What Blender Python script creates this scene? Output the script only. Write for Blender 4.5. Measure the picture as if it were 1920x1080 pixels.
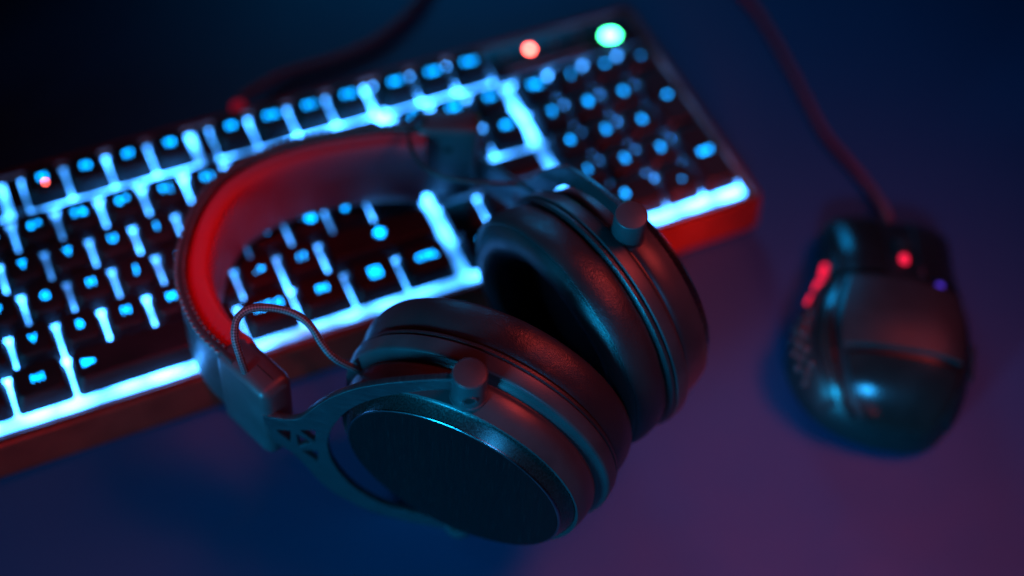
import bpy, bmesh, math, random
from mathutils import Vector, Matrix
import numpy as np

random.seed(7)
for o in list(bpy.data.objects):
    bpy.data.objects.remove(o, do_unlink=True)
SC = bpy.context.scene
COL = SC.collection
MM = 0.001
U = 19.05            # one key pitch, mm
ZT = 35.0            # key tops stand this far above the desk, mm


def V(x, y, z):      # plan position in mm, height over the key tops in mm -> metres over the desk
    return Vector((x * MM, y * MM, (z + ZT) * MM))


# ---------------------------------------------------------------- camera
cam_d = bpy.data.cameras.new('camera')
cam = bpy.data.objects.new('camera', cam_d)
COL.objects.link(cam)
right = Vector((0.906339, -0.41543, 0.077247))
down = Vector((-0.297081, -0.756481, -0.582649))
fwd = Vector((0.300486, 0.505129, -0.809045))
M = Matrix.Identity(4)
for i in range(3):
    M[i][0] = right[i]
    M[i][1] = -down[i]
    M[i][2] = -fwd[i]
M.translation = V(122.652, -319.583, 480.74)
cam.matrix_world = M
cam_d.sensor_width = 36
cam_d.lens = 48.763
cam_d.clip_start = 0.01
cam_d.clip_end = 20
cam_d.dof.use_dof = True
cam_d.dof.focus_distance = 0.486
cam_d.dof.aperture_fstop = 2.6
SC.camera = cam

# ---------------------------------------------------------------- world, lamps, exposure
w = bpy.data.worlds.new('World')
SC.world = w
w.use_nodes = True
w.node_tree.nodes['Background'].inputs[0].default_value = (0.20, 0.35, 1.0, 1)
w.node_tree.nodes['Background'].inputs[1].default_value = 0.0015


def area(name, loc, target, size, power, color, size_y=None):
    d = bpy.data.lights.new(name, 'AREA')
    d.energy = power
    d.color = color
    d.size = size
    if size_y:
        d.shape = 'RECTANGLE'
        d.size_y = size_y
    o = bpy.data.objects.new(name, d)
    COL.objects.link(o)
    o.location = loc
    o.rotation_euler = (Vector(target) - Vector(loc)).to_track_quat('-Z', 'Y').to_euler()
    return o


HC = V(300, -45, 14)


def toward(target, direction, dist):
    d = Vector(direction).normalized()
    return Vector(target) + d * dist


# teal softbox low on the left, red softbox with a grid high behind on the right,
# deep blue gridded softbox overhead, small red strip low at the right front
area('teal_softbox', toward(HC, (-.90, -.42, .14), 1.3), HC, .34, .66, (0.005, 0.46, 1.0)).data.spread = math.radians(22)
T_R = V(245, -145, -35)
area('red_softbox', toward(T_R, (.58, -.02, .90), .95), T_R, .36, .24, (1.0, 0.07, 0.06)).data.spread = math.radians(34)
T_P = V(177, 12, 36)
area('red_spot', toward(T_P, (-.10, -.42, 1), .75), T_P, .06, .019, (1.0, 0.0, 0.015)).data.spread = math.radians(10)
T_B = V(410, -140, -35)
area('blue_softbox', toward(T_B, (-.45, -.66, .64), 1.0), T_B, .12, .105, (0.02, 0.40, 1.0)).data.spread = math.radians(31)
T_K = V(480, 20, 0)
area('blue_back_softbox', toward(T_K, (.13, .89, .37), 1.1), T_K, .30, .16, (0.0, 0.40, 1.0)).data.spread = math.radians(34)
T_S = V(392, -10, -15)
area('red_strip', toward(T_S, (-.22, -.93, .26), .27), T_S, .05, .042, (1.0, 0.05, 0.025)).data.spread = math.radians(24)
T_L = V(95, -12, -22)
area('red_case_fill', toward(T_L, (-.22, -.95, .16), .32), T_L, .05, .0055, (1.0, 0.03, 0.02)).data.spread = math.radians(30)  # added lamp, only reddens the left end of the case front

SC.view_settings.view_transform = 'Standard'
SC.view_settings.look = 'None'
SC.view_settings.exposure = 0.0
SC.view_settings.gamma = 1.0
SC.view_settings.use_curve_mapping = False
SC.render.engine = 'CYCLES'
SC.cycles.use_denoising = True
SC.cycles.max_bounces = 6
SC.cycles.sample_clamp_indirect = 3.0


# ---------------------------------------------------------------- materials
def nodes_of(m):
    m.use_nodes = True
    nt = m.node_tree
    return nt, nt.nodes, nt.links, nt.nodes['Principled BSDF']


def coord(nt, scale=(1, 1, 1), kind='Object', rot=(0, 0, 0)):
    tc = nt.nodes.new('ShaderNodeTexCoord')
    mp = nt.nodes.new('ShaderNodeMapping')
    mp.inputs['Scale'].default_value = scale
    mp.inputs['Rotation'].default_value = rot
    nt.links.new(tc.outputs[kind], mp.inputs['Vector'])
    return mp.outputs['Vector']


def ramp(nt, fac, a, b, ca, cb):
    r = nt.nodes.new('ShaderNodeValToRGB')
    r.color_ramp.elements[0].position = a
    r.color_ramp.elements[1].position = b
    r.color_ramp.elements[0].color = ca
    r.color_ramp.elements[1].color = cb
    nt.links.new(fac, r.inputs['Fac'])
    return r.outputs['Color']


def noise(nt, vec, scale, detail=3, rough=.55):
    n = nt.nodes.new('ShaderNodeTexNoise')
    n.inputs['Scale'].default_value = scale
    n.inputs['Detail'].default_value = detail
    n.inputs['Roughness'].default_value = rough
    nt.links.new(vec, n.inputs['Vector'])
    return n.outputs['Fac']


def bump(nt, h, strength, dist, normal=None):
    b = nt.nodes.new('ShaderNodeBump')
    b.inputs['Strength'].default_value = strength
    b.inputs['Distance'].default_value = dist
    nt.links.new(h, b.inputs['Height'])
    if normal:
        nt.links.new(normal, b.inputs['Normal'])
    return b.outputs['Normal']


def mat_plastic(name, col, rough, nscale=900, bstr=.15, metallic=0.0, var=.25, spec=.5):
    m = bpy.data.materials.new(name)
    nt, N, L, P = nodes_of(m)
    v = coord(nt)
    lo = tuple(c * (1 - var) for c in col) + (1,)
    hi = tuple(c * (1 + var) for c in col) + (1,)
    f = noise(nt, v, 60, 5)
    L.new(ramp(nt, f, .3, .7, lo, hi), P.inputs['Base Color'])
    f2 = noise(nt, v, 25, 6)
    L.new(ramp(nt, f2, .3, .75, (rough * .82,) * 3 + (1,), (min(1, rough * 1.2),) * 3 + (1,)), P.inputs['Roughness'])
    L.new(bump(nt, noise(nt, v, nscale, 2), bstr, .0002), P.inputs['Normal'])
    P.inputs['Metallic'].default_value = metallic
    P.inputs['Specular IOR Level'].default_value = spec
    return m


def mat_leather(name, col, rough=.42):
    m = bpy.data.materials.new(name)
    nt, N, L, P = nodes_of(m)
    v = coord(nt)
    vo = nt.nodes.new('ShaderNodeTexVoronoi')
    vo.inputs['Scale'].default_value = 1000
    vo.feature = 'DISTANCE_TO_EDGE'
    # warp the cells so that the grain is not regular
    wn = nt.nodes.new('ShaderNodeTexNoise')
    wn.inputs['Scale'].default_value = 400
    mixv = nt.nodes.new('ShaderNodeMixRGB')
    mixv.inputs[0].default_value = .004
    L.new(v, wn.inputs['Vector'])
    L.new(v, mixv.inputs[1])
    L.new(wn.outputs['Color'], mixv.inputs[2])
    L.new(mixv.outputs[0], vo.inputs['Vector'])
    cr = ramp(nt, vo.outputs['Distance'], 0.0, .25, (0, 0, 0, 1), (1, 1, 1, 1))
    n1 = bump(nt, cr, .16, .0003)
    n2 = bump(nt, noise(nt, v, 70, 2), .10, .0012, n1)
    L.new(n2, P.inputs['Normal'])
    P.inputs['Base Color'].default_value = col + (1,)
    L.new(ramp(nt, noise(nt, v, 80, 4), .3, .7, (rough * .8,) * 3 + (1,), (rough * 1.25,) * 3 + (1,)), P.inputs['Roughness'])
    return m


def mat_brushed(name, col, rough, scale, metallic=.9, str_=.25, rot=(0, 0, 0)):
    m = bpy.data.materials.new(name)
    nt, N, L, P = nodes_of(m)
    v = coord(nt, scale, rot=rot)
    f = noise(nt, v, 1.0, 6, .7)
    L.new(ramp(nt, f, .3, .7, tuple(c * .6 for c in col) + (1,), tuple(c * 1.4 for c in col) + (1,)), P.inputs['Base Color'])
    L.new(ramp(nt, f, .3, .75, (rough * .7,) * 3 + (1,), (rough * 1.4,) * 3 + (1,)), P.inputs['Roughness'])
    L.new(bump(nt, f, str_, .0003), P.inputs['Normal'])
    P.inputs['Metallic'].default_value = metallic
    return m


def mat_emit(name, col, strength):
    m = bpy.data.materials.new(name)
    nt, N, L, P = nodes_of(m)
    P.inputs['Base Color'].default_value = (.02, .02, .02, 1)
    P.inputs['Emission Color'].default_value = col + (1,)
    P.inputs['Emission Strength'].default_value = strength
    return m


# desk: dark matt sheet with fine tooth
def mat_desk():
    m = bpy.data.materials.new('desk_laminate')
    nt, N, L, P = nodes_of(m)
    v = coord(nt)
    f = noise(nt, v, 9, 6, .6)
    L.new(ramp(nt, f, .3, .7, (.0082, .058, .142, 1), (.0090, .063, .152, 1)), P.inputs['Base Color'])
    L.new(ramp(nt, noise(nt, v, 30, 6), .3, .7, (.52, .52, .52, 1), (.56, .56, .56, 1)), P.inputs['Roughness'])
    L.new(bump(nt, noise(nt, v, 1400, 3), .12, .0003), P.inputs['Normal'])
    return m


def mat_backlight():
    m = bpy.data.materials.new('backlight_diffuser')
    nt, N, L, P = nodes_of(m)
    v = coord(nt)
    f = noise(nt, v, 22, 2, .5)
    low = ramp(nt, f, .34, .66, (.10, .10, .10, 1), (1, 1, 1, 1))
    vo = N.new('ShaderNodeTexVoronoi')           # one lamp per key, a little off the grid
    vo.inputs['Scale'].default_value = 1 / (U * MM)
    vo.inputs['Randomness'].default_value = .55
    L.new(v, vo.inputs['Vector'])
    hot = ramp(nt, vo.outputs['Distance'], .12, .62, (1, 1, 1, 1), (.22, .22, .22, 1))
    mm = N.new('ShaderNodeMixRGB')
    mm.blend_type = 'MULTIPLY'
    mm.inputs[0].default_value = 1
    L.new(low, mm.inputs[1])
    L.new(hot, mm.inputs[2])
    st = mm.outputs[0]
    mul = N.new('ShaderNodeMath')
    mul.operation = 'MULTIPLY'
    mul.inputs[1].default_value = 40.0
    L.new(st, mul.inputs[0])
    P.inputs['Base Color'].default_value = (.3, .3, .3, 1)
    P.inputs['Emission Color'].default_value = (.044, .32, 1.0, 1)
    L.new(mul.outputs[0], P.inputs['Emission Strength'])
    return m


MAT = dict(
    desk=mat_desk(),
    back=mat_backlight(),
    key=mat_plastic('keycap_plastic', (.012, .010, .011), .5, 1200, .2, spec=.3),
    case=mat_plastic('keyboard_case_metal', (.19, .030, .018), .40, 1500, .2, metallic=.5),
    panel=mat_plastic('indicator_panel_plastic', (.016, .011, .013), .4),
    legend=mat_emit('legend_light', (.0, .32, 1.0), 9.0),
    led_red=mat_emit('red_indicator_light', (1.0, .10, .08), 34.0),
    led_green=mat_emit('green_indicator_light', (.05, 1.0, .38), 30.0),
    led_off=mat_plastic('unlit_indicator_lens', (.55, .28, .32), .35),
    print_=mat_plastic('grey_print', (.75, .70, .74), .6),
    housing=mat_plastic('ear_cup_plastic', (.040, .038, .040), .38, 2500, .12),
    soft=mat_plastic('soft_touch_plastic', (.056, .046, .049), .42, 2500, .12),
    leather=mat_leather('black_leather', (.023, .021, .022), .37),
    leather_band=mat_leather('headband_leather', (.026, .026, .027), .42),
    leather_pad=mat_leather('headband_pad_leather', (.36, .028, .042), .46),
    plate=mat_brushed('brushed_black_plate', (.008, .009, .010), .40, (1300, 1300, 12), .5, .18),
    ring=mat_brushed('brushed_dark_ring', (.10, .084, .082), .26, (1800, 1800, 30), .9, .12),
    fork=mat_brushed('brushed_fork_metal', (.11, .12, .13), .36, (120, 120, 2600), .85, .12),
    edge=mat_plastic('polished_edge', (.35, .35, .36), .22, 2500, .05, metallic=1.0),
    dark=mat_plastic('black_fabric', (.006, .006, .006), .9, 1500, .5),
    thread=mat_plastic('waxed_thread', (.085, .085, .085), .45, 3000, .2),
    hole=mat_plastic('dark_seam_hole_shade', (.004, .004, .004), .8),  # seam line colour, also the shade painted inside holes
    mouse=mat_plastic('mouse_shell_plastic', (.014, .014, .015), .34, 2000, .1),
    gloss=mat_plastic('mouse_glossy_cover', (.018, .016, .015), .19, 2000, .05, spec=.7),
    satin=mat_plastic('mouse_satin_deck', (.030, .024, .024), .46, 2000, .1, spec=.4),
    mouse_red=mat_emit('mouse_red_light', (1.0, .012, .06), 1.5),
    mouse_blue=mat_emit('mouse_blue_light', (.12, .05, 1.0), .8),
    red_collar=mat_emit('red_collar_glow', (1.0, .0, .03), .20),  # collar is no lamp, its red glow is painted in by emission
)


def mat_braid(name, ca, cb, scale):
    m = bpy.data.materials.new(name)
    nt, N, L, P = nodes_of(m)
    tc = N.new('ShaderNodeTexCoord')
    mp = N.new('ShaderNodeMapping')
    mp.inputs['Scale'].default_value = (scale, 1, 1)
    L.new(tc.outputs['UV'], mp.inputs['Vector'])
    ck = N.new('ShaderNodeTexChecker')
    ck.inputs['Scale'].default_value = 1
    ck.inputs['Color1'].default_value = ca + (1,)
    ck.inputs['Color2'].default_value = cb + (1,)
    L.new(mp.outputs[0], ck.inputs['Vector'])
    L.new(ck.outputs['Color'], P.inputs['Base Color'])
    L.new(bump(nt, ck.outputs['Fac'], .6, .0004), P.inputs['Normal'])
    P.inputs['Roughness'].default_value = .55
    return m


MAT['braid'] = mat_braid('dark_braided_sleeve', (.12, .12, .125), (.012, .012, .013), 1)
def mat_streak(name):
    m = bpy.data.materials.new(name)
    nt, N, L, P = nodes_of(m)
    f = noise(nt, coord(nt, (2000, 2000, 14)), 1.0, 4, .6)
    L.new(ramp(nt, f, .60, .74, (.003, .0032, .0036, 1), (.013, .014, .016, 1)), P.inputs['Base Color'])
    g_ = noise(nt, coord(nt, (1100, 1100, 9)), 1.0, 6, .7)
    L.new(ramp(nt, g_, .3, .75, (.26, .26, .26, 1), (.5, .5, .5, 1)), P.inputs['Roughness'])
    L.new(bump(nt, g_, .16, .0003), P.inputs['Normal'])
    P.inputs['Metallic'].default_value = 0.0
    P.inputs['Specular IOR Level'].default_value = .2
    return m


MAT['plate'] = mat_streak('brushed_black_plate_streaked')
MAT['braid_red'] = mat_braid('red_braided_sleeve', (.62, .02, .03), (.24, .008, .012), 1)
MAT['braid_dim'] = mat_braid('dark_red_braided_sleeve', (.22, .014, .025), (.07, .005, .008), 1)
MAT['rubber'] = mat_plastic('dark_rubber', (.014, .014, .015), .5, 2000, .1)

# ---------------------------------------------------------------- object helpers
WL = {}              # world position of every empty / parent


def empty(name, loc, label, cat, group=None):
    o = bpy.data.objects.new(name, None)
    COL.objects.link(o)
    o.location = loc
    o.empty_display_size = .01
    o['label'] = label
    o['category'] = cat
    if group:
        o['group'] = group
    WL[o.name] = Vector(loc)
    return o


def link(name, me, mat, parent=None, loc=None, label=None, kind=None):
    """loc None: the mesh is in world metres; else it is local to loc (world)."""
    o = bpy.data.objects.new(name, me)
    COL.objects.link(o)
    if mat is not None and not me.materials:
        me.materials.append(mat)
    wl = Vector(loc) if loc is not None else Vector((0, 0, 0))
    if parent is not None:
        o.parent = parent
        o.location = wl - WL[parent.name]
    else:
        o.location = wl
    WL[o.name] = wl
    if label:
        o['label'] = label
    if kind:
        o['kind'] = kind
    return o


def mesh(name, verts, faces, smooth=True, uvs=None):
    me = bpy.data.meshes.new(name)
    me.from_pydata([tuple(v) for v in verts], [], faces)
    if uvs is not None:
        ul = me.uv_layers.new(name='UVMap')
        for li, lp in enumerate(me.loops):
            ul.data[li].uv = uvs[li]
    bm = bmesh.new()
    bm.from_mesh(me)
    bmesh.ops.recalc_face_normals(bm, faces=bm.faces)
    bm.to_mesh(me)
    bm.free()
    if smooth:
        me.polygons.foreach_set('use_smooth', [True] * len(me.polygons))
        me.update()
        try:
            me.set_sharp_from_angle(angle=math.radians(38))
        except Exception:
            pass
    return me


def bm_mesh(name, bm, smooth=True, angle=38):
    bmesh.ops.recalc_face_normals(bm, faces=bm.faces)
    me = bpy.data.meshes.new(name)
    bm.to_mesh(me)
    bm.free()
    if smooth:
        me.polygons.foreach_set('use_smooth', [True] * len(me.polygons))
        me.update()
        me.set_sharp_from_angle(angle=math.radians(angle))
    return me


def box_bm(bm, sx, sy, sz, mat=Matrix.Identity(4), bev=0, seg=2):
    r = bmesh.ops.create_cube(bm, size=1)
    vs = r['verts']
    bmesh.ops.scale(bm, vec=(sx, sy, sz), verts=vs)
    if bev:
        es = list({e for v in vs for e in v.link_edges})
        rr = bmesh.ops.bevel(bm, geom=es, offset=bev, segments=seg, affect='EDGES', profile=.5)
        vs = list({v for f in rr['faces'] for v in f.verts} | {v for v in vs if v.is_valid})
    bmesh.ops.transform(bm, matrix=mat, verts=vs)


def frame(o, x, y, z):
    m_ = Matrix.Identity(4)
    for i in range(3):
        m_[i][0], m_[i][1], m_[i][2] = x[i], y[i], z[i]
    m_.translation = o
    return m_


def round_profile(pts, rad, n=4):
    """fillet the inner corners of an open 2-D profile"""
    out = [pts[0]]
    for i in range(1, len(pts) - 1):
        p0, p1, p2 = (np.array(pts[i - 1], float), np.array(pts[i], float), np.array(pts[i + 1], float))
        a, b = p0 - p1, p2 - p1
        la, lb = np.linalg.norm(a), np.linalg.norm(b)
        r = min(rad, la * .45, lb * .45)
        s, e = p1 + a / la * r, p1 + b / lb * r
        for k in range(n + 1):
            t = k / n
            out.append(tuple((1 - t) ** 2 * s + 2 * t * (1 - t) * p1 + t * t * e))
    out.append(pts[-1])
    return out


def lathe(name, prof, o, ax, e, g, q=1.0, nseg=128, cap0=False, cap1=False):
    """prof: (radius, offset along ax) in mm"""
    vs, fs = [], []
    for r, s in prof:
        for k in range(nseg):
            a = 2 * math.pi * k / nseg
            vs.append(o + (ax * s + e * (r * q * math.cos(a)) + g * (r * math.sin(a))) * MM)
    for i in range(len(prof) - 1):
        for k in range(nseg):
            k2 = (k + 1) % nseg
            fs.append((i * nseg + k, i * nseg + k2, (i + 1) * nseg + k2, (i + 1) * nseg + k))
    if cap0:
        fs.append(tuple(range(nseg)))
    if cap1:
        b = (len(prof) - 1) * nseg
        fs.append(tuple(range(b, b + nseg)))
    return mesh(name, vs, fs)


def catmull(pts, n):
    """smooth curve through points, about n samples evenly spaced"""
    P = [np.array(p, float) for p in pts]
    P = [2 * P[0] - P[1]] + P + [2 * P[-1] - P[-2]]
    out = []
    for i in range(1, len(P) - 2):
        for k in range(24):
            t = k / 24
            p0, p1, p2, p3 = P[i - 1:i + 3]
            out.append(.5 * ((2 * p1) + (-p0 + p2) * t + (2 * p0 - 5 * p1 + 4 * p2 - p3) * t * t + (-p0 + 3 * p1 - 3 * p2 + p3) * t ** 3))
    out.append(P[-2])
    out = np.array(out)
    d = np.r_[0, np.cumsum(np.linalg.norm(np.diff(out, axis=0), axis=1))]
    tt = np.linspace(0, d[-1], n)
    return np.stack([np.interp(tt, d, out[:, j]) for j in range(out.shape[1])], 1)


def tube(name, pts, rad, nseg=12, vper=None):
    """pts: array in mm (plan, height over key tops); braid UV: checks along and round"""
    P = [V(*p) for p in pts]
    n = len(P)
    T = [(P[min(i + 1, n - 1)] - P[max(i - 1, 0)]).normalized() for i in range(n)]
    nrm = T[0].orthogonal().normalized()
    vs, fs, uv = [], [], []
    L = 0
    Ls = []
    for i in range(n):
        if i:
            L += (P[i] - P[i - 1]).length
            nrm = (nrm - T[i] * nrm.dot(T[i])).normalized()
        Ls.append(L)
        bn = T[i].cross(nrm)
        r = rad(i / (n - 1)) if callable(rad) else rad
        for k in range(nseg):
            a = 2 * math.pi * k / nseg
            vs.append(P[i] + (nrm * math.cos(a) + bn * math.sin(a)) * r * MM)
    per = (vper or 1.2) * MM
    for i in range(n - 1):
        for k in range(nseg):
            k2 = (k + 1) % nseg
            fs.append((i * nseg + k, i * nseg + k2, (i + 1) * nseg + k2, (i + 1) * nseg + k))
            a0, a1 = k / nseg * 8, (k + 1) / nseg * 8
            l0, l1 = Ls[i] / per, Ls[i + 1] / per
            uv += [(l0 + a0, l0 - a0), (l0 + a1, l0 - a1), (l1 + a1, l1 - a1), (l1 + a0, l1 - a0)]
    fs.append(tuple(range(nseg)))
    uv += [(0, 0)] * nseg
    fs.append(tuple(range((n - 1) * nseg, n * nseg)))
    uv += [(0, 0)] * nseg
    me = bpy.data.meshes.new(name)
    me.from_pydata([tuple(v) for v in vs], [], fs)
    ul = me.uv_layers.new(name='UVMap')
    for i, c in enumerate(uv):
        ul.data[i].uv = c
    me.polygons.foreach_set('use_smooth', [True] * len(me.polygons))
    me.update()
    return me


def plate2d(name, outer, holes, M4, thick, bevel=.0):
    """flat shape with holes; 2-D points in mm in the plane of M4 (x, y), extruded along its z"""
    cu = bpy.data.curves.new('tmp_outline', 'CURVE')
    cu.dimensions = '2D'
    cu.fill_mode = 'BOTH'
    for loop in [outer] + holes:
        sp = cu.splines.new('POLY')
        sp.points.add(len(loop) - 1)
        for i, p in enumerate(loop):
            sp.points[i].co = (p[0], p[1], 0, 1)
        sp.use_cyclic_u = True
    cu.extrude = thick / 2 - bevel
    cu.bevel_depth = bevel
    cu.bevel_resolution = 1
    ob = bpy.data.objects.new('tmp_outline', cu)
    COL.objects.link(ob)
    dg = bpy.context.evaluated_depsgraph_get()
    me = bpy.data.meshes.new_from_object(ob.evaluated_get(dg))
    me.name = name
    bpy.data.objects.remove(ob, do_unlink=True)
    me.materials.clear()
    me.transform(M4 @ Matrix.Scale(MM, 4))
    me.polygons.foreach_set('use_smooth', [True] * len(me.polygons))
    me.update()
    me.set_sharp_from_angle(angle=math.radians(30))
    return me


# ================================================================ desk
bm = bmesh.new()
box_bm(bm, 2.4, 1.9, .03, Matrix.Translation((.30, .25, -.015)), .003)
desk = link('desk', bm_mesh('desk', bm), MAT['desk'])
desk['kind'] = 'structure'

# ================================================================ keyboard
KB = empty('keyboard', V(11.3 * U, 3 * U, -ZT), 'dark mechanical keyboard with glowing cyan-blue backlight lying under the headphones', 'keyboard')
ZP = -11.0           # backlight plate, relative to the key tops


def rrect(x0, x1, y0, y1, r, n=5):
    pts = []
    for cx, cy, a0 in ((x1 - r, y1 - r, 0), (x0 + r, y1 - r, 90), (x0 + r, y0 + r, 180), (x1 - r, y0 + r, 270)):
        for k in range(n + 1):
            a = math.radians(a0 + 90 * k / n)
            pts.append((cx + r * math.cos(a), cy + r * math.sin(a)))
    return pts


# case: stacked rounded-rectangle loops (inset from the outer outline, height)
RX0, RX1, RY0, RY1 = -.10 * U, 22.60 * U, -.15 * U, 6.42 * U       # recess edge
WALL = 8.8
loops = [(3.2, -ZT + 1.0), (2.6, -ZT + 4.5), (0.3, -ZT + 6.0), (0, -ZT + 6.8), (.4, -ZT + 9.0), (2.2, -11.2), (2.6, -9.6), (3.2, -9.1), (5.2, -9.1), (5.7, -9.4), (6.0, -10.0), (6.0, -12.5)]
vs, fs = [], []
nl = None
for ins, z in loops:
    L_ = rrect(RX0 - WALL + ins, RX1 + WALL - ins, RY0 - WALL + ins, RY1 + WALL - ins, max(1.2, 6 - ins * .8))
    nl = len(L_)
    vs += [V(x, y, z) for x, y in L_]
for i in range(len(loops) - 1):
    for k in range(nl):
        k2 = (k + 1) % nl
        fs.append((i * nl + k, i * nl + k2, (i + 1) * nl + k2, (i + 1) * nl + k))
fs.append(tuple(range(nl)))
fs.append(tuple(range((len(loops) - 1) * nl, len(loops) * nl)))
link('case', mesh('case', vs, fs), MAT['case'], KB)

bm = bmesh.new()
box_bm(bm, (RX1 - RX0 - .4) * MM, (RY1 - RY0 - .4) * MM, 1.2 * MM, Matrix.Translation(V((RX0 + RX1) / 2, (RY0 + RY1) / 2, ZP - .6)))
link('backlight_plate', bm_mesh('backlight_plate', bm, False), MAT['back'], KB)

# rubber feet lift nothing: four low pads under the case
for fx, fy in ((1, 0), (21.5, 0), (1, 6), (21.5, 6)):
    bm = bmesh.new()
    box_bm(bm, .03, .008, .0012, Matrix.Translation(V(fx * U, fy * U, -ZT + .6)), .0003)
    link('rubber_foot', bm_mesh('rubber_foot', bm), MAT['dark'], KB)

# keycaps: one mesh per size
KEYMESH = {}
SK = .40             # half the gap at the skirt, mm


def keycap(wu, hu):
    if (wu, hu) in KEYMESH:
        return KEYMESH[(wu, hu)]
    bx, by = wu * U / 2 - SK, hu * U / 2 - SK
    lv = [(0, 0, -8.9, 2.5), (.25, .25, -7.6, 2.5), (1.9, 1.5, -1.2, 2.6), (2.25, 1.8, -.45, 2.6), (2.8, 2.3, -.08, 2.6), (3.6, 3.1, -.10, 2.6)]
    vs, fs = [], []
    for ix, iy, z, r in lv:
        L_ = rrect(-bx + ix, bx - ix, -by + iy + (.4 if z > -7 else 0), by - iy + (.4 if z > -7 else 0), r, 3)
        vs += [Vector((x, y, z)) * MM for x, y in L_]
        nl_ = len(L_)
    for i in range(len(lv) - 1):
        for k in range(nl_):
            k2 = (k + 1) % nl_
            fs.append((i * nl_ + k, i * nl_ + k2, (i + 1) * nl_ + k2, (i + 1) * nl_ + k))
    fs.append(tuple(range((len(lv) - 1) * nl_, len(lv) * nl_)))
    fs.append(tuple(range(nl_)))
    me = mesh('keycap', vs, fs)
    me.materials.append(MAT['key'])
    KEYMESH[(wu, hu)] = me
    return me


def text_mesh(s, size, bold=True):
    cu = bpy.data.curves.new('tmp_text', 'FONT')
    cu.body = s
    cu.size = size * MM
    cu.align_x = 'CENTER'
    cu.align_y = 'CENTER'
    cu.resolution_u = 2
    cu.extrude = .00006
    if bold:
        cu.offset = .00007
    ob = bpy.data.objects.new('tmp_text', cu)
    COL.objects.link(ob)
    dg = bpy.context.evaluated_depsgraph_get()
    me = bpy.data.meshes.new_from_object(ob.evaluated_get(dg))
    me.name = 'legend'
    me.materials.clear()
    bpy.data.objects.remove(ob, do_unlink=True)
    return me


def poly_mesh(polys):
    bm = bmesh.new()
    for pl in polys:
        f = bm.faces.new([bm.verts.new((x * MM, y * MM, 0)) for x, y in pl])
        r = bmesh.ops.extrude_face_region(bm, geom=[f])
        bmesh.ops.translate(bm, vec=(0, 0, .0001), verts=[v for v in r['geom'] if isinstance(v, bmesh.types.BMVert)])
    return bm_mesh('legend', bm, False)


def key(x0, y0, wu, leg, hu=1.0, size=4.6, dx=0.0):
    kx, ky = (x0 + wu / 2) * U, (y0 + hu / 2) * U
    k = link('key', keycap(wu, hu), None, KB, V(kx, ky, 0))
    if leg is None:
        return k
    me = poly_mesh(leg) if isinstance(leg, list) else text_mesh(leg, size)
    link('legend', me, MAT['legend'], k, V(kx + dx, ky + .3, .02))
    return k


def bars(w_, h_, n):
    return [[(-w_ / 2, h_ / 2 - i * h_ / (n - 1) - .25), (w_ / 2, h_ / 2 - i * h_ / (n - 1) - .25), (w_ / 2, h_ / 2 - i * h_ / (n - 1) + .25), (-w_ / 2, h_ / 2 - i * h_ / (n - 1) + .25)] for i in range(n)]


TRI = [[(-2.6, -1.5), (-2.6, 1.8), (2.2, .4), (2.2, -.4)]]
arrow = lambda a: [[(2.4 * math.cos(a + b), 2.4 * math.sin(a + b)) for b in (0, 2.3, -2.3)]]
# bottom row
x = 0
for wd, lg in ((1.25, 'CTRL'), (1.25, [[(-1.9, -1.9), (-.2, -1.9), (-.2, -.2), (-1.9, -.2)], [(.2, -1.9), (1.9, -1.9), (1.9, -.2), (.2, -.2)], [(-1.9, .2), (-.2, .2), (-.2, 1.9), (-1.9, 1.9)], [(.2, .2), (1.9, .2), (1.9, 1.9), (.2, 1.9)]]), (1.25, 'ALT'), (1.25, None), (1.25, 'N1')):
    key(x, 0, wd, lg, size=4.4)
    x += wd
key(6.25, 0, 3.75, TRI, dx=-27.5)
x = 10
for wd, lg, sz in ((1.25, 'ALT G', 4.4), (1.25, 'FN', 4.0), (1.25, bars(4.4, 4.4, 4) + [[(-2.4, -2.2), (-1.9, -2.2), (-1.9, 2.2), (-2.4, 2.2)], [(1.9, -2.2), (2.4, -2.2), (2.4, 2.2), (1.9, 2.2)]], 4), (1.25, 'CTRL', 3.9)):
    key(x, 0, wd, lg, size=sz)
    x += wd
# shift row
key(0, 1, 1.25, 'SHIFT', size=3.4)
for i, c in enumerate('\\ZXCVBNM'):
    key(1.25 + i, 1, 1, c)
for i, c in enumerate((', <', '. >', '/ ?')):
    key(9.25 + i, 1, 1, c, size=4.2)
key(12.25, 1, 2.75, [[(-2.8, 0), (0, 2.6), (2.8, 0), (1.3, 0), (1.3, -2.0), (-1.3, -2.0), (-1.3, 0)]])
# home row
key(0, 2, 1.75, 'CAPS', size=3.6)
for i, c in enumerate('ASDFGHJKL'):
    key(1.75 + i, 2, 1, c)
for i, c in enumerate((';', "' @", '# ~')):
    key(10.75 + i, 2, 1, c, size=4.4)
key(13.75, 2, 1.25, None)
# upper letter row
key(0, 3, 1.5, 'TAB', size=3.8)
for i, c in enumerate('QWERTYUIOP'):
    key(1.5 + i, 3, 1, c)
for i, c in enumerate(('[ {', '] }')):
    key(11.5 + i, 3, 1, c, size=4.2)
key(13.5, 3, 1.5, 'ENTER', size=3.2)
# number row
for i, c in enumerate(('` ~', '1 !', '2 "', '3 #', '4 $', '5 %', '6 ^', '7 &', '8 *', '9 (', '0 )', '- _', '= +')):
    key(i, 4, 1, c, size=4.2)
key(13, 4, 2, 'BACK', size=3.4)
# function row
FY = 5.31
key(0, FY, 1, 'ESC', size=3.6)
fk = {}
for i in range(12):
    xx = 2 + i + (0, .5, 1.0)[i // 4]
    fk[i + 1] = key(xx, FY, 1, 'F%d' % (i + 1), size=4.0)
for i, c in enumerate(('PRT', 'SCR', 'PAU')):
    key(15.25 + i, FY, 1, c, size=3.4)
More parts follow.
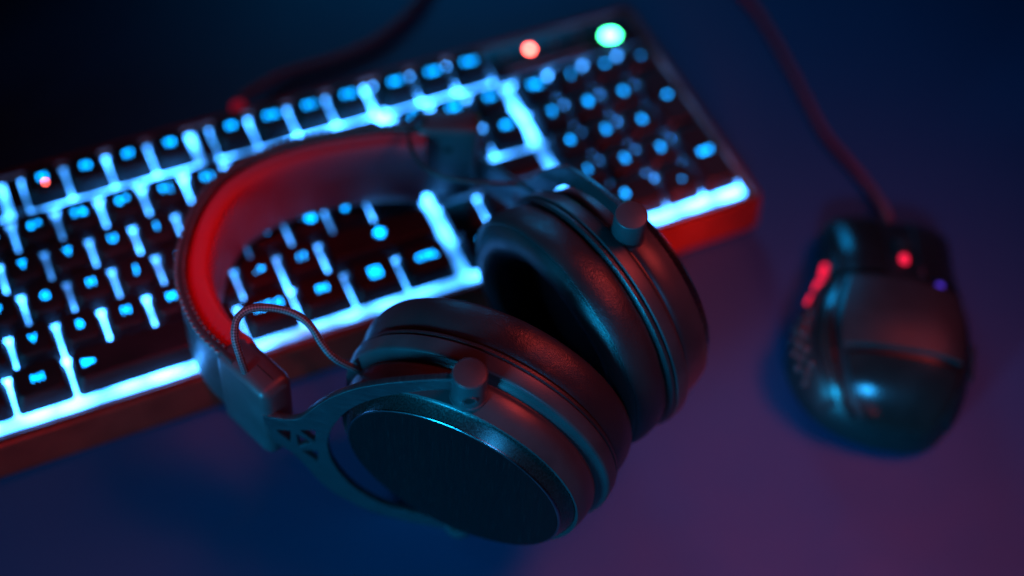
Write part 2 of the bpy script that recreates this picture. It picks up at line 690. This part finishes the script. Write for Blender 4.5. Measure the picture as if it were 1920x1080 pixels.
# navigation block and arrows
for i, c in enumerate(('INS', 'HM', 'PU')):
    key(15.25 + i, 4, 1, c, size=3.6)
for i, c in enumerate(('DEL', 'END', 'PD')):
    key(15.25 + i, 3, 1, c, size=3.6)
key(16.25, 1, 1, arrow(math.pi / 2))
for i, a in enumerate((math.pi, -math.pi / 2, 0)):
    key(15.25 + i, 0, 1, arrow(a))
# number pad
for r, row in enumerate((('NL', '/', '*', '-'), ('7', '8', '9'), ('4', '5', '6'), ('1', '2', '3'))):
    for i, c in enumerate(row):
        key(18.5 + i, 4 - r, 1, c, size=4.6)
key(21.5, 2, 1, '+', 2.0, size=5.5)
key(21.5, 0, 1, 'ENT', 2.0, size=3.6)
key(18.5, 0, 2, '0')
key(20.5, 0, 1, '.', size=7)
# small red emissive dot on one function key
bm = bmesh.new()
bmesh.ops.create_cone(bm, cap_ends=True, segments=16, radius1=.00055, radius2=.0004, depth=.0003)
link('key_red_dot', bm_mesh('key_red_dot', bm), MAT['led_red'], fk[5], V(7.02 * U, 5.66 * U, .12), label='tiny glowing red dot on the function key')

# filler panels between the navigation block and the arrows
bm = bmesh.new()
box_bm(bm, 2.92 * U * MM, .72 * U * MM, 6 * MM, Matrix.Translation(V(16.75 * U, 2.44 * U, -8.0)), .0006)
link('filler_panel', bm_mesh('filler_panel', bm), MAT['panel'], KB)

for cx, wd in ((15.74, .86), (17.76, .86)):
    bm = bmesh.new()
    box_bm(bm, wd * U * MM, .92 * U * MM, 6 * MM, Matrix.Translation(V(cx * U, 1.5 * U, -8.0)), .0006)
    link('filler_panel', bm_mesh('filler_panel', bm), MAT['panel'], KB)
for cx, wd in ((1.62, .70), (6.31, .34), (10.81, .34), (15.16, .12)):  # fillers added to narrow the bright gaps of the function row
    bm = bmesh.new()
    box_bm(bm, wd * U * MM, .96 * U * MM, 6 * MM, Matrix.Translation(V(cx * U, (FY + .5) * U, -8.0)), .0006)
    link('filler_panel', bm_mesh('filler_panel', bm), MAT['panel'], KB)

for cx, wd in ((1.5, 2.9), (6.0, 5.6), (11.9, 5.8), (16.75, 2.9)):  # low bars added to cover part of the backlight strip
    bm = bmesh.new()
    box_bm(bm, wd * U * MM, 1.8 * MM, 1.4 * MM, Matrix.Translation(V(cx * U, (FY - .05) * U, -10.4)), .0003)
    link('backlight_mask', bm_mesh('backlight_mask', bm), MAT['panel'], KB)

# indicator panel above the number pad
bm = bmesh.new()
box_bm(bm, 4.26 * U * MM, 1.16 * U * MM, 7 * MM, Matrix.Translation(V(20.42 * U, 5.80 * U, -9.5)), .0008)
IP = link('indicator_panel', bm_mesh('indicator_panel', bm), MAT['panel'], KB)
ZI = -6.0


def led(xu, yu, r, m_, lab):
    bm = bmesh.new()
    bmesh.ops.create_uvsphere(bm, u_segments=16, v_segments=8, radius=r * MM)
    bmesh.ops.scale(bm, vec=(1.25 if r > 3 else 1, 1, .45 if r < 3 else .3), verts=bm.verts)
    link('indicator_light', bm_mesh('indicator_light', bm), m_, IP, V(xu * U, yu * U, ZI), label=lab)


led(18.84, 5.98, 1.1, MAT['led_off'], 'unlit indicator light')
led(19.55, 5.97, 1.9, MAT['led_red'], 'glowing red indicator light')
led(20.27, 5.97, 1.1, MAT['led_off'], 'unlit indicator light')
led(20.98, 5.97, 1.1, MAT['led_off'], 'unlit indicator light')
led(21.78, 5.70, 3.6, MAT['led_green'], 'large glowing green indicator light')
# worn, unreadable line of grey print under the lights
pl = []
xx = 18.68 * U
while xx < 21.0 * U:
    wd = random.uniform(.5, 1.2)
    hh = random.uniform(1.3, 2.1)
    pl.append([(xx, -hh / 2), (xx + wd, -hh / 2), (xx + wd, hh / 2), (xx, hh / 2)])
    xx += wd + random.choice((.35, .45, .5, 1.1))
pm = poly_mesh(pl)
link('printed_line', pm, MAT['print_'], IP, V(0, 5.44 * U, ZI + .02), kind='stuff')

# keyboard cable with its red collar
kc = catmull([(229, 134, -24), (230, 140, -23), (234, 148, -24), (245, 157, -29), (262, 164, -31.5), (292, 166, -31.8), (318, 173, -31.8), (347, 192, -31.8), (372, 225, -31.8), (385, 290, -31.8), (370, 380, -31.8)], 160)
KC = link('cable', tube('cable', kc, 2.1, 14, 2.4), MAT['braid_dim'], KB)
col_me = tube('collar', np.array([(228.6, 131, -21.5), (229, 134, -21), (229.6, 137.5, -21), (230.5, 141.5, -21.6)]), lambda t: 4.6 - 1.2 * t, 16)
link('collar', col_me, MAT['red_collar'], KC)

# ================================================================ headphones
HP = empty('headphones', V(262, -60, -ZT), 'black over-ear headphones with leather pads leaning from the desk onto the keyboard', 'headphones')

# front cup: fitted pose
F_o = V(234.2, -107.4, 27.5)
F_n = Vector((-0.7482, -0.6620, -0.0433)).normalized()
F_e = Vector((-0.66265, 0.74893, 0)).normalized()
F_g = F_e.cross(F_n).normalized()
if F_g.z < 0:
    F_g = -F_g
# rear cup: origin is the back of the flange; shifted so that both use the same profile
R_n = Vector((0.97107, 0.21746, 0.09866)).normalized()
R_e = Vector((0.21852, -0.97583, 0)).normalized()
R_g = R_n.cross(R_e).normalized()
if R_g.z < 0:
    R_g = -R_g
R_o = V(312.63, -62.90, 34.97) + R_n * 25.3 * MM
QF, QR = 1.045, 1.0


def ear_cup(o, n, e, g, q, lab):
    # housing shell with its flange
    prof = [(40.0, -6.5), (44.0, -6.2), (44.9, -5.6), (45.1, -4.9), (45.7, -5.2), (46.0, -6.2), (46.9, -8.5), (47.7, -12), (47.9, -15.0), (47.7, -16.4),
            (47.2, -17.0), (47.3, -17.6), (48.0, -17.9), (48.6, -18.2), (49.3, -18.9), (50.6, -19.2), (51.4, -19.7), (51.8, -20.6), (52.3, -25.2), (51.9, -25.7), (49.5, -26.0), (30, -26.0)]
    cup = link('ear_cup', lathe('ear_cup', prof, o, n, e, g, q, 144), MAT['housing'], HP, label=lab)
    # brushed ring and face plate
    link('trim_ring', lathe('trim_ring', [(40.0, -6.4), (44.2, -6.0), (44.3, -5.2), (43.6, -4.6), (41.2, -.55), (40.9, -.2), (40.5, -.1)], o, n, e, g, q, 144), MAT['ring'], cup)
    link('face_plate', lathe('face_plate', [(40.3, -.35), (40.3, .02), (40.0, .10), (39.6, .12), (30, .13), (15, .17), (2, .17)], o, n, e, g, q, 144, cap1=True), MAT['plate'], cup)
    link('plate_edge', lathe('plate_edge', [(40.3, .14), (40.75, .16), (41.05, .0), (41.2, -.3), (41.1, -.6)], o, n, e, g, q, 144), MAT['edge'], cup)
    # cushion: piping, puffed leather wall, seam, inner face, lining
    link('piping', lathe('piping', [(49.5, -25.9), (51.2, -26.0), (51.9, -26.7), (51.9, -27.7), (51.2, -28.4), (49.6, -28.6)], o, n, e, g, q, 144), MAT['leather'], cup)
    pr = [(46.5, -27.6), (48.8, -28.3), (50.0, -29.2), (50.9, -31.2), (51.7, -34), (52.2, -37), (52.2, -40), (51.7, -42.4), (51.1, -43.6), (50.7, -44.0), (50.2, -43.9), (49.8, -44.4),
          (48.6, -45.5), (46.4, -46.7), (43.0, -47.3), (39.6, -46.9), (36.6, -45.4), (34.6, -43), (33.4, -39.5), (33.0, -35), (33.4, -30)]
    # light creases in the leather
    vs, fs = [], []
    NS = 192
    rnd = random.Random(3)
    ph = [rnd.uniform(0, 6.28) for _ in range(6)]
    for r, s in pr:
        for k in range(NS):
            a = 2 * math.pi * k / NS
            wob = .18 * math.sin(5 * a + ph[0] + s * .2) + .13 * math.sin(11 * a + ph[1] - s * .3) + .07 * math.sin(23 * a + ph[2] + s * .5)
            rr, ss = r + wob * .6, s + wob * .7
            vs.append(o + (n * ss + e * (rr * q * math.cos(a)) + g * (rr * math.sin(a))) * MM)
    for i in range(len(pr) - 1):
        for k in range(NS):
            k2 = (k + 1) % NS
            fs.append((i * NS + k, i * NS + k2, (i + 1) * NS + k2, (i + 1) * NS + k))
    link('ear_cushion', mesh('ear_cushion', vs, fs), MAT['leather'], cup)
    link('speaker_mesh', lathe('speaker_mesh', [(36, -26.6), (35.0, -30.0), (22, -31.0), (3, -31.2)], o, n, e, g, q, 96, cap1=True), MAT['dark'], cup)
    return cup


front_cup = ear_cup(F_o, F_n, F_e, F_g, QF, 'sharply focused near ear cup with black oval face plate')
rear_cup = ear_cup(R_o, R_n, R_e, R_g, QR, 'far ear cup showing its open leather cushion')


def sub(cup, name, me, mat, **k):
    return link(name, me, mat, cup, **k)


def knob(piv, axis, out, r0, r1, rad):
    """round pivot knob along axis with a small hole facing out"""
    e = axis.cross(out).normalized()
    f = e.cross(axis).normalized()
    prof = [(0.2, r0), (rad + .5, r0), (rad + .5, r0 + 1.2), (rad, r0 + 1.6), (rad, r1 - .7), (rad - .12, r1 - .35), (rad - .35, r1 - .12), (rad - .7, r1), (.2, r1)]
    k = link('pivot_knob', lathe('pivot_knob', prof, piv, axis, e, f, 1, 48, True, True), MAT['soft'], HP)
    hz = r0 + (r1 - r0) * .45
    hp = piv + axis * hz * MM + out * (rad - .35) * MM
    h = lathe('pin_hole', [(2.5, .2), (2.4, .6), (1.95, .55), (1.8, .0), (1.7, .36)], hp, out, e, axis, 1, 24)
    link('pin_hole', h, MAT['soft'], k)
    h2 = lathe('hole_shadow', [(1.8, .47), (.1, .44)], hp, out, e, axis, 1, 20, cap1=True)  # near-black disc paints the shade inside the hole
    link('hole_shade_disc', h2, MAT['hole'], k)


def fork(piv, dx, dz, stem, label, bend=None):
    """flat yoke: half ring round the cup, neck with triangular cut-outs, tongue into the slider block"""
    dy = dx.cross(dz).normalized()
    sm = lambda pts, n: [tuple(p) for p in catmull(pts, n)]
    top = sm([(-4.5, 60.6), (0, 60.4), (6.6, 58.7), (18.5, 52.9), (27.9, 47.5), (38.1, 40.1), (45.8, 32.0), (51.9, 23.7), (57.2, 14.4), (59.9, 9.4), (62.4, 6.9), (66.1, 5.3), (72.5, 4.5)], 70)
    bot = sm([(73.9, -15.2), (68.5, -17.8), (64.5, -23.1), (60.7, -30.9), (56.8, -40.4), (52.0, -48.3), (44.5, -55.2), (36.8, -59.9), (25.0, -62.6), (15.1, -63.0), (0, -62.8), (-4.5, -62.2)], 70)
    inner = sm([(-4.5, -55.4), (0, -55.5), (9, -55.6), (18.4, -54.8), (28.1, -52.8), (36.5, -48.0), (42.7, -41.1), (47.4, -31.9), (50.7, -21.0), (51.7, -10.8), (51.4, -4.2), (50.1, 2.7), (48.6, 8.3), (44.6, 18.4), (39.1, 27.8), (32.6, 35.2), (26.9, 40.2), (16, 47.6), (6.2, 52.4), (0, 53.8), (-4.5, 54.2)], 90)
    loop = top + [(stem, 4.4), (stem, -15.4)] + bot + inner
    holes = []
    for tri in ([(70.9, -4.6), (66.0, -12.8), (65.2, -3.2)], [(61.3, -1.0), (55.4, 1.4), (56.1, -8.3)], [(63.2, -5.0), (57.6, -9.1), (62.8, -14.2)], [(61.7, -17.2), (55.4, -15.6), (56.1, -24.8)]):
        c = np.mean(tri, axis=0)
        tri = [tuple(c + (np.array(p) - c) * 1.16) for p in tri]
        pp = []
        for i in range(3):
            p0, p1, p2 = (np.array(tri[i - 1]), np.array(tri[i]), np.array(tri[(i + 1) % 3]))
            s_, e_ = p1 + (p0 - p1) * .09, p1 + (p2 - p1) * .09
            for k in range(4):
                t = k / 3
                pp.append(tuple((1 - t) ** 2 * s_ + 2 * t * (1 - t) * p1 + t * t * e_))
        holes.append(pp)
    if bend:
        bx, by = [b[0] for b in bend], [b[1] for b in bend]
        warp = lambda p: (p[0], p[1] + float(np.interp(p[0], bx, by)) * float(np.interp(p[1], (-34, -18), (0, 1))))
        loop = [warp(p) for p in loop]
        holes = [[warp(p) for p in h] for h in holes]
    M4 = frame(piv, dx, dz, dy)
    return link('yoke', plate2d('yoke', loop, holes, M4, 2.6, .35), MAT['fork'], HP, label=label)


# pivots and yokes
F_piv = F_o - F_n * 9.5 * MM
S_F = V(184.5, -61.0, 28)
F_dx = (S_F - F_piv)
F_len = F_dx.length / MM
F_dx.normalize()
F_kp = F_o - F_n * 10.8 * MM
knob(F_kp, F_g, (F_n * .9 - F_e * .45).normalized(), 46.8, 62.0, 6.1)
knob(F_kp, -F_g, F_n, 46.8, 62.0, 6.1)
fork(F_piv, F_dx, F_g, F_len + 5.5, 'near yoke with triangular cut-outs')

R_piv = R_o - R_n * 14.3 * MM
ph = .08
R_kz = (R_g * math.cos(ph) + R_e * math.sin(ph)).normalized()
S_R = V(308.0, 39.0, 23)
R_dx = (S_R - R_piv)
R_len = R_dx.length / MM
R_dx.normalize()
knob(R_piv, R_kz, R_n, 46.5, 62, 6.1)
knob(R_piv, -R_kz, R_n, 46.5, 62, 6.1)
fork(R_piv, R_dx, R_kz, R_len + 4, 'far yoke in soft focus', [(0, 0), (18, 7), (38, 13), (54, 13), (66, 8), (80, 0), (95, -7)])

# headband: sweep of an outer strap and an inner pad
outer_top = [(173.5, -42), (171.2, -35.5), (166.8, -23), (165.6, -10), (166.6, 3), (170.5, 16), (177.5, 29.5), (186.5, 41), (195.5, 48.5), (205.5, 53.2), (217, 56.2), (230, 57.4), (244, 56.9), (257, 55.2), (270, 52.3), (283.5, 47.5), (290, 44.6)]
PB = catmull([p + (0.0,) for p in outer_top], 150)[:, :2]
NB = len(PB)
arc_t = np.linspace(0, 1, NB)
zc = 27.5 - 5.0 * np.clip(arc_t / .35, 0, 1) ** 1.2       # centre height over the key tops
tang = np.gradient(PB, axis=0)
tang /= np.linalg.norm(tang, axis=1)[:, None]
outn = np.stack([-tang[:, 1], tang[:, 0]], 1)              # left of travel = outward


def band_sweep(name, section, i0=0, i1=NB, scale=lambda t: (1, 1)):
    """section: closed loop of (depth inward from the outer face, height) in mm"""
    vs, fs = [], []
    ns = len(section)
    rng = range(i0, i1)
    for i in rng:
        sx, sy = scale(arc_t[i])
        for d, h in section:
            p = PB[i] - outn[i] * d * sx
            vs.append(V(p[0], p[1], zc[i] + h * sy))
    n = len(rng)
    for i in range(n - 1):
        for k in range(ns):
            k2 = (k + 1) % ns
            fs.append((i * ns + k, i * ns + k2, (i + 1) * ns + k2, (i + 1) * ns + k))
    fs.append(tuple(range(ns)))
    fs.append(tuple(range((n - 1) * ns, n * ns)))
    return mesh(name, vs, fs)


def rounded(d0, d1, h0, h1, r, n=5):
    return rrect(d0, d1, h0, h1, r, n)


HBAND = link('headband', band_sweep('headband', rounded(0, 3.0, -20.5, 20.0, 1.3)), MAT['leather_band'], HP, label='outer leather strap of the headband')
pad_sec = []
for k in range(40):
    a = 2 * math.pi * k / 40
    c, s = math.cos(a), math.sin(a)
    ex = .55
    pad_sec.append((8.4 + 6.1 * math.copysign(abs(c) ** ex, c), .5 + 19.2 * math.copysign(abs(s) ** .55, s)))
link('headband_pad', band_sweep('headband_pad', pad_sec, 2, NB - 2), MAT['leather_pad'], HBAND, label='padded inner lining of the headband')

# stitches along the upper seam: two rows of short thread beads, pieces too small to pick apart
svs, sfs = [], []


def bead(c, t, o_, up, l, r):
    b = len(svs)
    ring = 6
    for s_, rr in ((-l, .25), (-l * .6, .9), (0, 1.0), (l * .6, .9), (l, .25)):
        for k in range(ring):
            a = 2 * math.pi * k / ring
            svs.append(c + t * s_ + (o_ * math.cos(a) + up * math.sin(a)) * r * rr)
    for i in range(4):
        for k in range(ring):
            k2 = (k + 1) % ring
            sfs.append((b + i * ring + k, b + i * ring + k2, b + (i + 1) * ring + k2, b + (i + 1) * ring + k))


dist = np.r_[0, np.cumsum(np.linalg.norm(np.diff(PB, axis=0), axis=1))]
s_ = 8.0
while s_ < dist[-1] - 6:
    p = np.array([np.interp(s_, dist, PB[:, j]) for j in (0, 1)])
    o2 = np.array([np.interp(s_, dist, outn[:, j]) for j in (0, 1)])
    o2 /= np.linalg.norm(o2)
    z_ = np.interp(s_, dist, zc)
    t3 = Vector((o2[1], -o2[0], 0))
    o3 = Vector((o2[0], o2[1], 0))
    up = Vector((0, 0, 1))
    tl = (t3 * 1.0 + o3 * .35).normalized()
    bead(V(*(p + o2 * .15), z_ + 18.9), tl, tl.cross(up), up, 1.3 * MM, .85 * MM)
    tl2 = (t3 * 1.0 - o3 * .30).normalized()
    bead(V(*(p - o2 * 2.9), z_ + 19.6), tl2, tl2.cross(up), up, 1.15 * MM, .7 * MM)
    s_ += 2.9
link('stitching', mesh('stitching', svs, sfs), MAT['thread'], HBAND, kind='stuff')

# slider blocks
def slider_block(a, b, depth, z0, z1, inward, lab, bev=3.2):
    """a, b: plan points of the outer face; inward: unit plan vector"""
    a, b, inward = np.array(a, float), np.array(b, float), np.array(inward, float)
    L = np.linalg.norm(b - a)
    t = (b - a) / L
    c = (a + b) / 2 + inward * depth / 2
    bm = bmesh.new()
    M4 = frame(V(c[0], c[1], (z0 + z1) / 2), Vector((t[0], t[1], 0)), Vector((-t[1], t[0], 0)), Vector((0, 0, 1)))
    box_bm(bm, L * MM, depth * MM, (z1 - z0) * MM, M4, bev * MM, 4)
    return link('slider_block', bm_mesh('slider_block', bm), MAT['soft'], HP, label=lab)


tF = np.array((180.0, -60.5)) - np.array((169.8, -35.5))
tF /= np.linalg.norm(tF)
inF = np.array((-tF[1], tF[0]))
bF = slider_block((168.9, -34.5), (179.6, -61.0), 14.5, 2.5, 47.2, inF, 'near slider block where the headband ends', 4.0)
tR = np.array((306.5, 32.0)) - np.array((283.0, 41.5))
tR /= np.linalg.norm(tR)
outR = np.array((-tR[1], tR[0]))
bR = slider_block(np.array((281.5, 42.0)) + outR * 12, np.array((306.5, 32.0)) + outR * 12, 13, 1.0, 45.0, -outR, 'far slider block in soft focus')


# fine seam line on top of the near block
def strip(name, a, b, z, wd, m_, parent, hh=.25):
    a, b = np.array(a, float), np.array(b, float)
    L = np.linalg.norm(b - a)
    t = (b - a) / L
    c = (a + b) / 2
    bm = bmesh.new()
    box_bm(bm, L * MM, wd * MM, hh * MM, frame(V(c[0], c[1], z), Vector((t[0], t[1], 0)), Vector((-t[1], t[0], 0)), Vector((0, 0, 1))))
    return link(name, bm_mesh(name, bm, False), m_, parent)


pF = np.array((169.6, -35.0)) + inF * 7.4
strip('seam', pF + tF * 15, pF + tF * 24, 47.15, .35, MAT['hole'], bF)

# flat disc painted with the shade of the cable hole in the far block
hp = np.array((283.0, 41.5)) + tR * 12
lh = lathe('cable_hole_shade', [(1.9, .06), (.1, .06)], V(hp[0] - outR[0] * 1.05, hp[1] - outR[1] * 1.05, 33), Vector((-outR[0], -outR[1], 0)), Vector((tR[0], tR[1], 0)), Vector((0, 0, 1)), 1, 24, cap1=True)
link('cable_hole_shade', lh, MAT['hole'], bR)


# audio leads from the slider blocks to the cups
def cup_pt(o, n, e, g, q, s, r, psi, sg):
    a = math.radians(psi)
    p = o + (n * s + g * (r * math.cos(a)) + e * (sg * r * q * math.sin(a))) * MM
    return (p.x / MM, p.y / MM, p.z / MM - ZT)


C0 = np.array((122.652, -319.583, 480.74))


def unp(u, v, z):
    d = np.array(right) * (u - 960) / 2600.68 + np.array(down) * (v - 540) / 2600.68 + np.array(fwd)
    t = (z - C0[2]) / d[2]
    return tuple(C0 + t * d)


E1 = cup_pt(F_o, F_n, F_e, F_g, QF, -17, 48.0, 67, 1)
E0 = cup_pt(F_o, F_n, F_e, F_g, QF, -17, 44.0, 67, 1)
lead = [unp(461, 702, 44.0), unp(459, 694, 47.5), unp(450, 668, 54), unp(440, 630, 60), unp(446, 596, 64), unp(470, 579, 66), unp(510, 577, 66), unp(552, 588, 65), unp(583, 612, 63), unp(603, 644, 59), unp(628, 672, 55), E1, E0]
link('audio_lead', tube('audio_lead', catmull(lead, 150), 1.42, 14, 1.05), MAT['braid'], HP, label='braided audio lead looping from the near slider block')
E1 = cup_pt(R_o, R_n, R_e, R_g, QR, -19, 49.0, 60, -1)
E0 = cup_pt(R_o, R_n, R_e, R_g, QR, -19, 44.0, 60, -1)
lead = [unp(800, 232, 43), unp(790, 222, 48), unp(775, 225, 51), unp(766, 252, 52), unp(776, 290, 52), unp(806, 321, 53), unp(860, 338, 54), unp(920, 344, 54), unp(975, 347, 51), E1, E0]
link('audio_lead', tube('audio_lead', catmull(lead, 120), 1.0, 12, .85), MAT['rubber'], HP, label='blurred audio lead by the far slider block')

# ================================================================ mouse
MO = V(462.6, -85.6, -ZT)
MS = empty('mouse', MO, 'black gaming mouse with red lights standing right of the headphones', 'mouse')
m_y = Vector((.549, .839, 0)).normalized()
m_x = Vector((m_y.y, -m_y.x, 0))


def interp(tab, y):
    xs = [t[0] for t in tab]
    ys = [t[1] for t in tab]
    return float(np.interp(y, xs, ys))


def smooth_tab(tab, n=60):
    c = catmull([(a, b) for a, b in tab], n)
    return [tuple(p) for p in c]


WLt = smooth_tab([(-63, 4), (-60, 19), (-53, 32), (-42, 41), (-28, 46), (-12, 44), (6, 37.5), (22, 33), (38, 32.5), (50, 32), (56, 26), (59, 4)])
WRt = smooth_tab([(-63, 4), (-60, 15), (-52, 24), (-40, 29), (-25, 31.5), (-8, 32), (8, 30), (25, 28), (40, 28), (52, 27.5), (57, 22), (59, 4)])
HTt = smooth_tab([(-63, 9), (-58, 19), (-48, 30), (-36, 36.5), (-22, 39), (-6, 38), (10, 34.5), (25, 29.5), (40, 24.5), (52, 19.5), (59, 13)])


def msurf(y, t, off=0.0):
    """t 0 (left foot) .. pi (right foot) over the top"""
    c, s = math.cos(t), math.sin(t)
    wl_, wr_, h = interp(WLt, y), interp(WRt, y), interp(HTt, y)
    wv = wl_ if c > 0 else wr_
    X = -math.copysign(abs(c) ** .75, c) * (wv + off)
    # the flanks tuck in towards the foot
    Z = 3 + (h - 3 + off) * abs(s) ** .62
    return MO + m_x * X * MM + m_y * y * MM + Vector((0, 0, Z * MM))


def mgrid(name, ys, ts, off, close_bottom=False, edge=1.2):
    """patch of the shell lifted by off, its border folded down to the shell"""
    rows = []
    ny, nt_ = len(ys), len(ts)
    vs, fs = [], []
    for i, y in enumerate(ys):
        for j, t in enumerate(ts):
            rim = (i in (0, ny - 1) or j in (0, nt_ - 1)) and edge
            tt = t[i] if hasattr(t, '__len__') else t
            vs.append(msurf(y, tt, off - (edge if rim else 0)))
    for i in range(ny - 1):
        for j in range(nt_ - 1):
            fs.append((i * nt_ + j, i * nt_ + j + 1, (i + 1) * nt_ + j + 1, (i + 1) * nt_ + j))
    return mesh(name, vs, fs)


# body shell
ys = list(np.linspace(-62.5, 58.5, 64))
ts = list(np.linspace(0, math.pi, 49))
vs, fs = [], []
for y in ys:
    for t in ts:
        vs.append(msurf(y, t, 0))
nt_ = len(ts)
for i in range(len(ys) - 1):
    for j in range(nt_ - 1):
        fs.append((i * nt_ + j, i * nt_ + j + 1, (i + 1) * nt_ + j + 1, (i + 1) * nt_ + j))
fs.append(tuple(range(nt_)))
fs.append(tuple(range((len(ys) - 1) * nt_, len(ys) * nt_)))
fs.append(tuple([i * nt_ for i in range(len(ys))] + [i * nt_ + nt_ - 1 for i in reversed(range(len(ys)))]))
link('shell', mesh('shell', vs, fs), MAT['mouse'], MS)


def patch(name, y0, y1, t0, t1, off, m_, lab=None, n=14, nt2=14, skew=0.0):
    ysp = [y0 + .01] + list(np.linspace(y0 + .6, y1 - .6, n)) + [y1 - .01]
    tsp = [math.radians(t) for t in [t0] + list(np.linspace(t0 + .8, t1 - .8, nt2)) + [t1]]
    return link(name, mgrid(name, ysp, tsp, off, edge=off + .6), m_, MS, label=lab)


patch('palm_cover', -61.0, -36.0, 60, 130, 1.3, MAT['gloss'], 'glossy palm cover')
patch('deck_plate', -33.6, 5, 58, 130, 2.6, MAT['satin'], 'centre deck plate')
patch('mouse_button', 9, 57.0, 32, 82, 1.6, MAT['gloss'], 'main button by the thumb side')
patch('mouse_button', 9, 57.0, 98, 150, 1.4, MAT['mouse'], 'main button by the outer side')
patch('side_panel', -54, 6, 9, 38, 1.4, MAT['mouse'], 'thumb side panel')
patch('thumb_ridge', -58, 5, 42, 52, 2.6, MAT['gloss'], 'narrow ridge above the thumb panel')
patch('outer_panel', -54, 6, 138, 170, 1.2, MAT['mouse'], 'outer side panel')
# scroll wheel between the buttons
wc = msurf(28, math.radians(90), -6.5)
wh = lathe('scroll_wheel', round_profile([(2, -3.4), (9.6, -3.4), (10.6, -2), (10.6, 2), (9.6, 3.4), (2, 3.4)], .8), wc, m_x, m_y, Vector((0, 0, 1)), 1, 40, True, True)
WH = link('scroll_wheel', wh, MAT['dark'], MS)
bm = bmesh.new()
bmesh.ops.create_uvsphere(bm, u_segments=16, v_segments=10, radius=1)
bmesh.ops.scale(bm, vec=(2.0 * MM, 3.2 * MM, 1.1 * MM), verts=bm.verts)
bmesh.ops.transform(bm, matrix=frame(Vector((0, 0, 0)), m_x, m_y, Vector((0, 0, 1))), verts=bm.verts)
link('wheel_light', bm_mesh('wheel_light', bm), MAT['mouse_red'], WH, msurf(21.5, math.radians(90), .6), label='red light behind the scroll wheel')
# red light strip on the thumb side, in three short windows
for y0, y1 in ((12.5, 23), (3, 11), (-6, 1.5)):
    ysl = list(np.linspace(y0, y1, 7))
    tsl = [math.radians(t) for t in (18, 18.8, 20, 21, 21.6)]
    link('side_light', mgrid('side_light', ysl, tsl, 2.2, edge=2.4), MAT['mouse_red'], MS, label='red glowing window on the thumb side')
# small blue status light
bm = bmesh.new()
bmesh.ops.create_uvsphere(bm, u_segments=12, v_segments=8, radius=1.7 * MM)
link('status_light', bm_mesh('status_light', bm), MAT['mouse_blue'], MS, msurf(7, math.radians(112), .6), label='small violet-blue status light')
# rubber grip nubs on both flanks
for side, t_list in ((0, (16, 23, 30)), (1, (160, 153))):
    for tdeg in t_list:
        for yk in range(5 if side == 0 else 3):
            y_ = (-44 + yk * 6.4 + (tdeg - 16) * .35) if side == 0 else (-30 + yk * 6)
            bm = bmesh.new()
            bmesh.ops.create_uvsphere(bm, u_segments=10, v_segments=6, radius=1.7 * MM)
            link('grip_nub', bm_mesh('grip_nub', bm), MAT['gloss'], MS, msurf(y_, math.radians(tdeg), 1.5))
# mouse lead
lp = msurf(58, math.radians(90), -4)
lead = [(lp.x / MM, lp.y / MM, lp.z / MM - ZT)]
lead += [(500, -27, -28), (503, -14, -31), (504, -2, -32.4), (503, 15, -32.4), (502, 30, -32.4), (506, 55, -32.4), (510, 78, -32.4), (514, 105, -32.4), (515, 132, -32.4), (508, 180, -32.4), (480, 240, -32.4), (430, 300, -32.4)]
link('cable', tube('cable', catmull(lead, 160), 2.1, 14, 2.2), MAT['braid_red'], MS)
